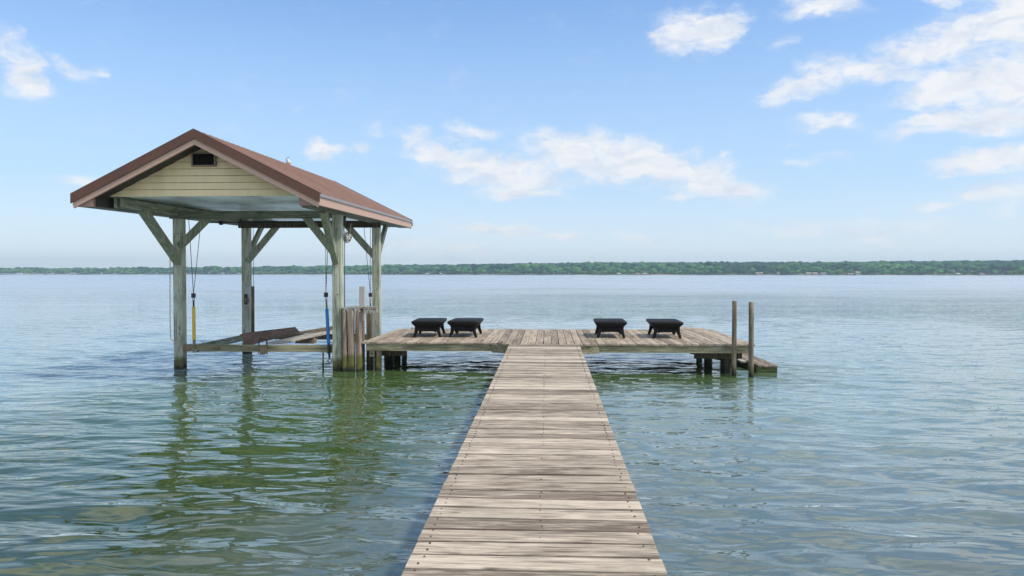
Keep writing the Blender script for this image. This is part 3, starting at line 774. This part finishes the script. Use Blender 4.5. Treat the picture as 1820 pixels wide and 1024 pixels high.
# ------------------------------------------------------------------ lift slings
def sling(x, y, lean, zs, mat, lab, tops):
    """zs: pulley top, tube top, tube bottom, hook bottom"""
    t = thing('lift_sling', lab, 'lift sling', (x, y, zs[3]), 'slings carrying the boat lift')
    def q(z): return Vector((x + lean * (zs[0] - z), y, z))
    zp, z1, z2, z3 = zs
    for tx in tops: MB().tube([q(zp - .02), (tx[0], tx[1], tx[2])], .0065, 6).build('cable', 'cable', t)
    m_ = MB()
    c = q(zp - .05)
    for sy in (-1, 1): m_.box(c + Vector((-.036, sy * .02 - .004, -.045)), c + Vector((.036, sy * .02 + .004, .045)))
    m_.tube([c - Vector((0, .014, 0)), c + Vector((0, .014, 0))], .030, 12)
    m_.build('pulley_block', 'iron', t)
    m_ = MB(); c = q(zp - .125)
    m_.tube([c + Vector((.02 * math.cos(a), 0, .03 * math.sin(a))) for a in np.linspace(0, 2 * math.pi, 12, endpoint=False)], .007, 6, closed=True)
    m_.tube([q(zp - .15), q(z1 + .0)], .018, 8)
    m_.build('swivel', 'iron' if mat == 'yellow' else 'rust', t)
    m_ = MB().tube([q(z1), q(z1 - .03), q(z1 - .4), q(z2 + .06), q(z2)], [.03, .034, .034, .036, .030], 12); m_.build('sleeve', mat, t)
    m_ = MB().tube([q(z2), q(z2 - .03), q(z3 + .10), q(z3 + .04)], [.028, .03, .022, .016], 10); m_.build('lower_clevis', 'rust' if mat == 'yellow' else 'iron', t)
    m_ = MB()
    c = q(z3)
    m_.tube([c + Vector((.045 * math.cos(a), -.01, .035 * math.sin(a))) for a in np.linspace(math.pi * .9, math.pi * 2.3, 10)], .012, 7)
    m_.tube([c + Vector((-.03, 0, .0)), q(z3 + .05)], .014, 7)
    m_.build('hook', 'galv', t)
    return t
sling(-7.20, 14.53, .006, (1.56, 1.28, .60, .39), 'yellow', 'yellow sleeved lift sling hanging beside the left front post', [(-7.32, 14.60, 3.06), (-7.06, 14.6, 3.06)])
sling(-4.47, 14.53, .05, (1.58, 1.25, .52, .20), 'blue', 'blue sleeved lift sling hanging beside the right front post', [(-4.49, 14.6, 3.06), (-4.42, 14.6, 3.06)])
sling(-4.22, 17.20, 0, (1.50, 1.18, .72, .5), 'blue', 'rear lift sling seen between the fender post and the right rear boathouse post', [(-4.38, 17.2, 3.2), (-4.21, 17.2, 3.2)])
# rear left guide pipe with its cable
t = thing('guide_pipe', 'brown guide pipe standing beside the left rear boathouse post', 'guide pipe', (-7.12, 17.33, .5))
MB().tube([(-7.125, 17.33, .5), (-7.12, 17.33, 1.65)], .038, 12).build('pipe', 'brown_board', t)
MB().tube([(-7.10, 17.33, 1.65), (-7.10, 17.33, 3.06)], .006, 6).build('cable', 'cable', t)
t = thing('pulley_bracket', 'pale metal pulley plate on the left rear boathouse post', 'pulley', (-7.3, 17.44, 1.2))
m_ = MB().prism([(-7.37, 17.43, 1.16), (-7.23, 17.43, 1.16), (-7.23, 17.43, 1.66), (-7.29, 17.43, 1.62), (-7.36, 17.43, 1.48)], (0, .018, 0)); m_.build('plate', 'galv', t)
m_ = MB().tube([(-7.32, 17.36, 1.30), (-7.32, 17.425, 1.30)], .05, 14); m_.build('wheel', 'rust', t)
m_ = MB().box((-7.36, 17.39, 1.20), (-7.30, 17.42, 1.46)); m_.build('keeper', 'iron', t)
# rope hanging left of the front left post
m_ = MB().tube([(-7.665, 14.5, 2.25), (-7.668, 14.49, 1.6), (-7.672, 14.49, 1.0), (-7.668, 14.49, .68), (-7.65, 14.485, .61), (-7.58, 14.48, .585), (-7.53, 14.49, .565), (-7.48, 14.50, .60)], .009, 6)
tag(m_.build('hanging_rope', 'rope'), 'thin rope hanging down the outer side of the left front post', 'rope')
# coil / pulley bundle under the right eave
t = thing('cable_bundle', 'tangled pale cable bundle with pulley hanging behind the top of the right front post', 'cable bundle', (-4.1, 14.9, 2.6))
random.seed(3)
for k in range(5):
    c = Vector((-4.12 + rr(-.02, .03), 14.85, 2.72 + rr(-.05, .05))); r_ = rr(.05, .085); tl = rr(-.6, .6)
    m_ = MB().tube([c + Vector((r_ * math.cos(a) * .8, r_ * math.sin(a) * math.sin(tl), r_ * math.sin(a))) for a in np.linspace(0, 2 * math.pi, 16, endpoint=False)], .009, 6, closed=True)
    m_.build('loop', 'white' if k % 2 else 'rust', t)
MB().tube([(-4.19, 14.85, 2.95), (-4.17, 14.85, 2.72)], .014, 8).build('hanger', 'white', t)
MB().tube([(-4.04, 14.85, 2.98), (-4.06, 14.85, 2.80)], .008, 8).build('hanger', 'rope', t)
MB().tube([(-4.14, 14.81, 2.67), (-4.14, 14.87, 2.67)], .05, 14).build('pulley', 'galv', t)
MB().tube([(-4.17, 14.84, 2.66), (-4.175, 14.84, 1.25)], .010, 6).build('drop_cable', 'cable', t)
MB().tube([(-4.17, 14.85, 3.28), (-4.19, 14.85, 2.92)], .04, 10).build('motor_housing', 'iron', t)
# thin stick standing in the water below the blue sling
tag(MB().tube([(-4.565, 14.6, -2), (-4.56, 14.62, .35)], .018, 8).build('stake', 'piling'), 'thin dark stake in the water under the blue sling', 'stake')

# ------------------------------------------------------------------ fender pilings between boathouse and platform
for k, (x0, x1, top, lab) in enumerate(((-4.105, -4.012, 1.235, 'narrow weathered fender piling right against the boathouse post'),
                                        (-3.995, -3.860, 1.25, 'middle one of three weathered fender pilings beside the boathouse post'),
                                        (-3.835, -3.705, 1.245, 'weathered fender piling nearest the platform, with pale right edge'))):
    cxx, rw = (x0 + x1) / 2, (x1 - x0) / 2
    rings = []
    for z_ in (-3, 0, .3, .7, 1.0, top - .05, top):
        wob = 1 + .05 * math.sin(z_ * 5 + k * 2); kk = .86 if z_ == top else 1
        rings.append([(cxx + rw * wob * kk * math.copysign(abs(math.cos(a)) ** .6, math.cos(a)) + .006 * math.sin(z_ * 4 + k), 14.42 + .065 * kk * math.copysign(abs(math.sin(a)) ** .6, math.sin(a)), z_) for a in np.linspace(0, 2 * math.pi, 16, endpoint=False)])
    m_ = MB(); loft(m_, rings, smooth=True)
    tag(m_.build('fender_piling', 'fender'), lab, 'piling', 'fender pilings beside the boathouse')
t = thing('fender_rail', 'horizontal cap rail on top of the fender pilings with a grey end block', 'rail', (-3.9, 14.45, 1.25))
MB().hexa([(-4.12,14.36,1.253),(-3.66,14.36,1.262),(-3.66,14.9,1.262),(-4.12,14.9,1.253),(-4.12,14.36,1.275),(-3.66,14.36,1.290),(-3.66,14.9,1.290),(-4.12,14.9,1.275)]).build('cap_board', 'grey_plank', t)
eb = MB().box((-3.655, 14.31, 1.165), (-3.385, 14.42, 1.305)).build('end_block', 'grey_plank', t, bevel=.006)
m_ = MB().tube([(-3.545, 14.303, 1.195), (-3.545, 14.315, 1.195)], .014, 8)
for q in (-3.61, -3.575, -3.53, -3.49, -3.45, -3.42): m_.box((q, 14.306, 1.235), (q + .012, 14.312, 1.235 + rr(.02, .045)))
m_.build('stamp_marks', 'iron', eb)
t = thing('guide_post', 'square grey topped guide post standing behind the fender rail', 'post', (-3.76, 14.6, 0))
MB().box((-3.80, 14.56, 1.0), (-3.695, 14.66, 1.70)).build('sleeve', 'pvc', t, bevel=.005)
MB().box((-3.79, 14.565, -3), (-3.71, 14.65, .999)).build('shaft', 'fender', t)
t = MB().box((-3.945, 15.7, -3), (-3.825, 15.82, 1.16)).build('fender_post', 'piling', None, bevel=.006)
tag(t, 'square brown post just behind the end block of the fender rail', 'post')

# ------------------------------------------------------------------ far shore
KX = [-400, 0, 300, 460, 660, 910, 1080, 1450, 1640, 1820, 2400]
KD = [1250, 1170, 1080, 1030, 960, 860, 815, 745, 715, 690, 600]
KT = [480.5, 479, 476.5, 474.5, 471, 467.5, 465, 464.2, 462.5, 461, 459]
ya_ = math.atan(64 / 1300)
def shore_pt(px, back=0.0):
    D = float(np.interp(px, KX, KD)) + back
    u = (px - 910) / 1300
    return (D * (u * math.cos(ya_) - math.sin(ya_)), D * (u * math.sin(ya_) + math.cos(ya_)))
def ground_z(px, back):
    D = float(np.interp(px, KX, KD)); top = CAMZ + (486 - float(np.interp(px, KX, KT))) * (D + 330) / 1300
    ridge = max(1.0, top - 9.5)
    b = min(1.0, max(0.0, (back - 6) / 320))
    return 1.0 + (ridge - 1.0) * (b ** .75)
m_ = MB(); vs_ = []; BK = [-4, 0, 6, 14, 40, 100, 200, 330, 420]
PXs = list(range(-400, 2401, 20))
for px in PXs:
    for b in BK:
        x, y = shore_pt(px, b); z = -.6 if b < 0 else (.12 if b == 0 else ground_z(px, b) if b > 6 else .9)
        if b == 420: z = -1
        vs_.append((x, y, min(z, .5) if b <= 14 else z))
nb = len(BK)
m_.raw(vs_, [(i * nb + j, i * nb + j + 1, (i + 1) * nb + j + 1, (i + 1) * nb + j) for i in range(len(PXs) - 1) for j in range(nb - 1)], smooth=True)
mt, n = new_mat('shore_land')
p = n.add('ShaderNodeNewGeometry').outputs['Position']
c = n.mix(n.rng(n.noise(p, .03, 4, .6), .50, .66), (.035, .065, .022), (.24, .21, .13))
zq = n.add('ShaderNodeSeparateXYZ', {0: p}).outputs[2]
c = n.mix(n.math('MULTIPLY', n.rng(zq, .62, .5), n.rng(n.noise(p, .02, 5, .6), .38, .6, .15, 1)), c, (.55, .52, .45)); finish(n, c, .9)
kind(m_.build('far_shore_land', mt), 'structure')

def leaf_mat(name, cols, sc=.5):
    m, n = new_mat(name)
    p = n.add('ShaderNodeNewGeometry').outputs['Position']
    tone = n.add('ShaderNodeAttribute', attribute_name='tone').outputs['Fac']
    a = n.noise(p, sc, 5, .65)
    f = n.math('ADD', n.math('MULTIPLY', n.math('SUBTRACT', a, .5), .9), tone)
    c = n.ramp(f, (.1, cols[0]), (.5, cols[1]), (.9, cols[2]))
    finish(n, c, .85, 0, a, .6, .1)
    return m
M['leaf'] = leaf_mat('far_foliage', [(.006, .034, .026), (.026, .10, .036), (.075, .19, .046)])
M['bark'] = paint('far_bark', (.12, .09, .06), .9)
# crown templates: lumpy clouds of leaf clumps
def crown_template(seed, lumps=9, sub=1):
    r = random.Random(seed); vs_, fs = [], []
    bm = bmesh.new(); bmesh.ops.create_icosphere(bm, subdivisions=2, radius=1)
    base = [v.co.copy() for v in bm.verts]; bf = [[v.index for v in f.verts] for f in bm.faces]; bm.free()
    for k in range(lumps):
        if k == 0: c = Vector((0, 0, .0)); rad = .72
        else:
            a = r.uniform(0, 6.28); h = r.uniform(-.45, .75); q = math.sqrt(max(0, 1 - h * h)) * .62
            c = Vector((q * math.cos(a), q * math.sin(a), h * .62)); rad = r.uniform(.26, .46)
        b = len(vs_)
        for v in base: vs_.append(c + v * rad * (1 + r.uniform(-.16, .16)))
        fs += [[b + i for i in f] for f in bf]
    return np.array([tuple(v) for v in vs_]), fs
TPL = [crown_template(i, 7) for i in range(7)]
TPB = [crown_template(40 + i, 14) for i in range(6)]
def forest():
    r = random.Random(21); V, F, T = [], [], []; nv = 0
    for row, (back, step, hmin, hmax) in enumerate(((8, 7, 4.0, 6.5), (16, 10, 7.0, 11), (36, 12, 8, 13), (66, 13, 8, 12.5), (102, 15, 8, 12), (150, 17, 8, 12), (210, 18, 8, 11.5), (268, 16, 8, 10.5), (325, 5.5, 9.0, 10.0))):
        px = -390.0
        while px < 2380:
            D = float(np.interp(px, KX, KD)); b = back + r.uniform(-.3, .3) * 20
            if back == 325: b = back + r.uniform(-5, 5)
            h = r.uniform(hmin, hmax); rad = r.uniform(.5, .85) * h
            patch = math.sin(px * .013) * .5 + math.sin(px * .031 + 1.3 * row) * .5
            tone = .44 + .26 * patch + r.gauss(0, .17) + (.06 if row < 3 else -.04 if row < 7 else -.16)
            x, y = shore_pt(px, b); z = ground_z(px, b) if b > 12 else .2
            tv, tf = TPL[r.randrange(len(TPL))]; a = r.uniform(0, 6.28); ca, sa = math.cos(a), math.sin(a)
            P = tv * np.array([rad, rad, h * .45]); P = np.stack([P[:, 0] * ca - P[:, 1] * sa + x, P[:, 0] * sa + P[:, 1] * ca + y, P[:, 2] + z + h * .56], 1)
            V.append(P); T.append(np.full(len(P), min(.95, max(.03, tone))))
            F.append(np.array(tf) + nv); nv += len(P)
            px += step * 1300 / D * r.uniform(.6, 1.15)
    V = np.concatenate(V).astype(np.float32); F = np.concatenate(F).astype(np.int32); T = np.concatenate(T).astype(np.float32)
    me = bpy.data.meshes.new('far_woods'); me.vertices.add(len(V)); me.vertices.foreach_set('co', V.ravel())
    me.loops.add(F.size); me.loops.foreach_set('vertex_index', F.ravel()); me.polygons.add(len(F))
    me.polygons.foreach_set('loop_start', np.arange(len(F), dtype=np.int32) * 3)
    me.polygons.foreach_set('use_smooth', np.zeros(len(F), dtype=bool)); me.update()
    me.attributes.new('tone', 'FLOAT', 'POINT').data.foreach_set('value', T)
    me.materials.append(M['leaf']); o = bpy.data.objects.new('far_woods', me); C.objects.link(o)
    kind(o, 'stuff', 'hazy green woods covering the low hills along the far shore', 'woods')
    print('forest faces', len(F))
forest()
# single trees in the front row
protos = []
for k in range(6):
    tv, tf = TPB[k]
    t = bpy.data.objects.new('shore_tree', None); C.objects.link(t)
    tone = (.78, .60, .45, .70, .32, .86)[k]
    hh, rad = 9.0, (5.0, 4.6, 4.2, 5.4, 3.6, 4.8)[k]
    me_ = MB(); me_.raw([(p[0] * rad, p[1] * rad, p[2] * 4.1 + 5.0) for p in tv], tf, tone=tone); me_.build('crown', 'leaf', t)
    me_ = MB(); me_.tube([(0, 0, -.5), (.1, 0, 1.5), (0, .1, 4)], [.35, .28, .18], 8); me_.build('trunk', 'bark', t)
    protos.append(t)
KIND = ['bright green round far shore tree', 'mid green round far shore tree', 'dull green small far shore tree',
        'broad light green far shore tree', 'narrow dark green far shore tree', 'pale yellow green far shore tree']
ZN = [(50, 'by the left edge of the view'), (100, 'above the open water at far left'), (180, 'left of the boathouse roof corner'), (250, 'under the left roof eave'),
      (310, 'just left of the left front post'), (370, 'just right of the left front post'), (435, 'just left of the left rear post'), (500, 'just right of the left rear post'),
      (545, 'above the lift bunk boards'), (597, 'left of the right front post'), (665, 'between the two right boathouse posts'), (735, 'just right of the boathouse'),
      (795, 'above the first ottoman'), (860, 'above the second ottoman'), (905, 'left of the walkway end'), (970, 'beyond the walkway end'), (1030, 'beyond the right half of the walkway end'),
      (1085, 'above the left half of the third ottoman'), (1125, 'above the right half of the third ottoman'), (1180, 'above the left half of the fourth ottoman'), (1220, 'above the right half of the fourth ottoman'),
      (1260, 'right of the fourth ottoman'), (1296, 'left of the mooring posts'), (1335, 'between the two mooring posts'), (1380, 'above the swim step'), (1440, 'just left of the house cluster'),
      (1500, 'beside the house cluster'), (1560, 'beside the tall white house'), (1620, 'right of the tall white house'), (1680, 'left of the two rightmost cabins'), (1750, 'beside the two rightmost cabins'), (9999, 'by the right edge of the view')]
r = random.Random(9); px = -20.0; used = set(); TR = {}
GAPS = [(392, 402), (422, 432), (755, 790), (925, 965), (1095, 1103), (1128, 1150), (1300, 1320), (1340, 1360), (1376, 1388), (1432, 1474), (1505, 1532), (1676, 1702), (1738, 1748)]
while px < 1850:
    if not any(a < px < b for a, b in GAPS):
        k = r.randrange(6)
        if r.random() < .8:
            if k in used:
                o = protos[k].copy(); C.objects.link(o)
                for ch in protos[k].children:
                    c = ch.copy(); C.objects.link(c); c.parent = o
            else: o = protos[k]; used.add(k)
            x, y = shore_pt(px, 6 + r.uniform(-3, 4)); s_ = r.uniform(.55, 1.1)
            if px < 700: s_ *= .82
            o.location = (x, y, .3); o.scale = (s_, s_, s_ * r.uniform(.85, 1.05)); o.rotation_euler.z = r.uniform(0, 6.28)
            zone = next(z_ for lim, z_ in ZN if px < lim)
            tag(o, KIND[k] + ' ' + zone, 'tree', 'trees in the front row of the far shore'); TR.setdefault(o['label'], []).append(o)
    D = float(np.interp(px, KX, KD)); px += r.uniform(6, 13) * 1300 / D * .75
for lab, os_ in TR.items():      # look-alikes seen over the same landmark: say which
    for q, o in enumerate(os_):
        if len(os_) == 2: o['label'] = lab + (', leftmost', ', rightmost')[q]
        elif len(os_) == 3: o['label'] = lab + (', leftmost', ', middle one', ', rightmost')[q]
# shore houses
M['h_white'] = paint('house_white', (.25, .245, .23), .7); M['h_cream'] = paint('house_cream', (.27, .24, .16), .7)
M['h_tan'] = paint('house_tan', (.27, .20, .15), .7); M['h_roof'] = paint('house_roof', (.22, .17, .15), .8)
M['h_roof2'] = paint('house_roof_pale', (.34, .31, .28), .8); M['h_glass'] = paint('house_glass', (.03, .04, .05), .2)
HS = [(45,'h_white','h_roof2',5,2.2,'tiny white cabin on the far shore at the far left of the view'),
 (59,'h_white','h_roof',4.5,2.0,'tiny white cabin on the far shore, second from the left of the view'),
 (82,'h_tan','h_roof',8,2.4,'low tan house on the far shore, third from the left of the view'),
 (128,'h_tan','h_roof2',7,2.4,'tan house on the far shore, fourth from the left of the view'),
 (204,'h_white','h_roof2',4.5,2.2,'tiny white cabin on the far shore well left of the boathouse'),
 (330,'h_white','h_roof2',4,2.4,'tiny white cabin seen beside the left front boathouse post'),
 (397,'h_cream','h_roof2',9,2.4,'long cream house seen between the two left boathouse posts'),
 (425,'h_tan','h_roof2',6,2.4,'tan house seen just left of the left rear boathouse post'),
 (760,'h_tan','h_roof2',7,2.2,'low tan house on the far shore just right of the roof edge'),
 (784,'h_white','h_roof2',5,2.2,'small white cabin on the far shore above the left ottomans'),
 (1100,'h_white','h_roof2',5,2.0,'small white cabin on the far shore above the third ottoman'),
 (1133,'h_white','h_roof',6,2.2,'white cabin with brown roof, left one of a close pair on the far shore'),
 (1146,'h_tan','h_roof2',5,2.0,'tan cabin, right one of a close pair on the far shore'),
 (1349,'h_cream','h_roof2',9,3.4,'cream two storey house on the far shore beyond the mooring posts'),
 (1383,'h_white','h_roof',4,2.6,'small white cabin just right of the cream two storey house on the far shore'),
 (1437,'h_cream','h_roof2',7,2.6,'cream house, left one of the cluster of houses on the far shore'),
 (1448,'h_white','h_roof2',6,2.6,'white house, middle one of the cluster of houses on the far shore'),
 (1463,'h_white','h_roof',7,2.6,'white house, right one of the cluster of houses on the far shore'),
 (1524,'h_white','h_roof2',6,4.2,'tall white house standing behind bushes on the far shore at right'),
 (1512,'h_tan','h_roof',9,1.8,'low tan boathouse beside the tall white house on the far shore'),
 (1702,'h_white','h_roof2',5,2.0,'small white cabin on the far shore near the right edge of the view'),
 (1744,'h_tan','h_roof',6,2.0,'small tan cabin on the far shore closest to the right edge of the view')]
for px, wall, rf, wd, ht, lab in HS:
    x, y = shore_pt(px, 1); s_ = .6 if px < 700 else .72
    wd *= s_; ht *= .62; dp = 3.5; z0 = .3
    t = thing('shore_house', lab, 'house', (x, y, z0), 'small houses along the far shore')
    hw = wd / 2
    MB().box((x-hw, y-dp/2, z0-.6), (x+hw, y+dp/2, z0+ht)).build('wall', wall, t)
    m_ = MB().prism([(x-hw-.3, y-dp/2-.3, z0+ht+.01), (x-hw-.3, y+dp/2+.3, z0+ht+.01), (x-hw-.3, y, z0+ht+.9)], (wd+.6, 0, 0)); m_.build('roof', rf, t)
    for q in range(max(2, int(wd / 2.2))):
        xx = x - hw + (q + .5) * wd / max(2, int(wd / 2.2)); MB().box((xx-.4, y-dp/2-.04, z0+ht*.4), (xx+.4, y-dp/2-.005, z0+ht*.8)).build('window', 'h_glass', t)

# ------------------------------------------------------------------ haze
m_ = MB().box((-2250, -70, -6), (2250, 2150, 45))
hz, n = new_mat('haze')
pv = n.add('ShaderNodeVolumePrincipled', {'Color': (.62, .84, 1.0, 1), 'Density': .00036, 'Anisotropy': .2})
n.add('ShaderNodeOutputMaterial', {1: pv.outputs[0]})
o = m_.build('haze', hz); kind(o, 'stuff', 'thin pale haze over the lake fading the far shore', 'haze')
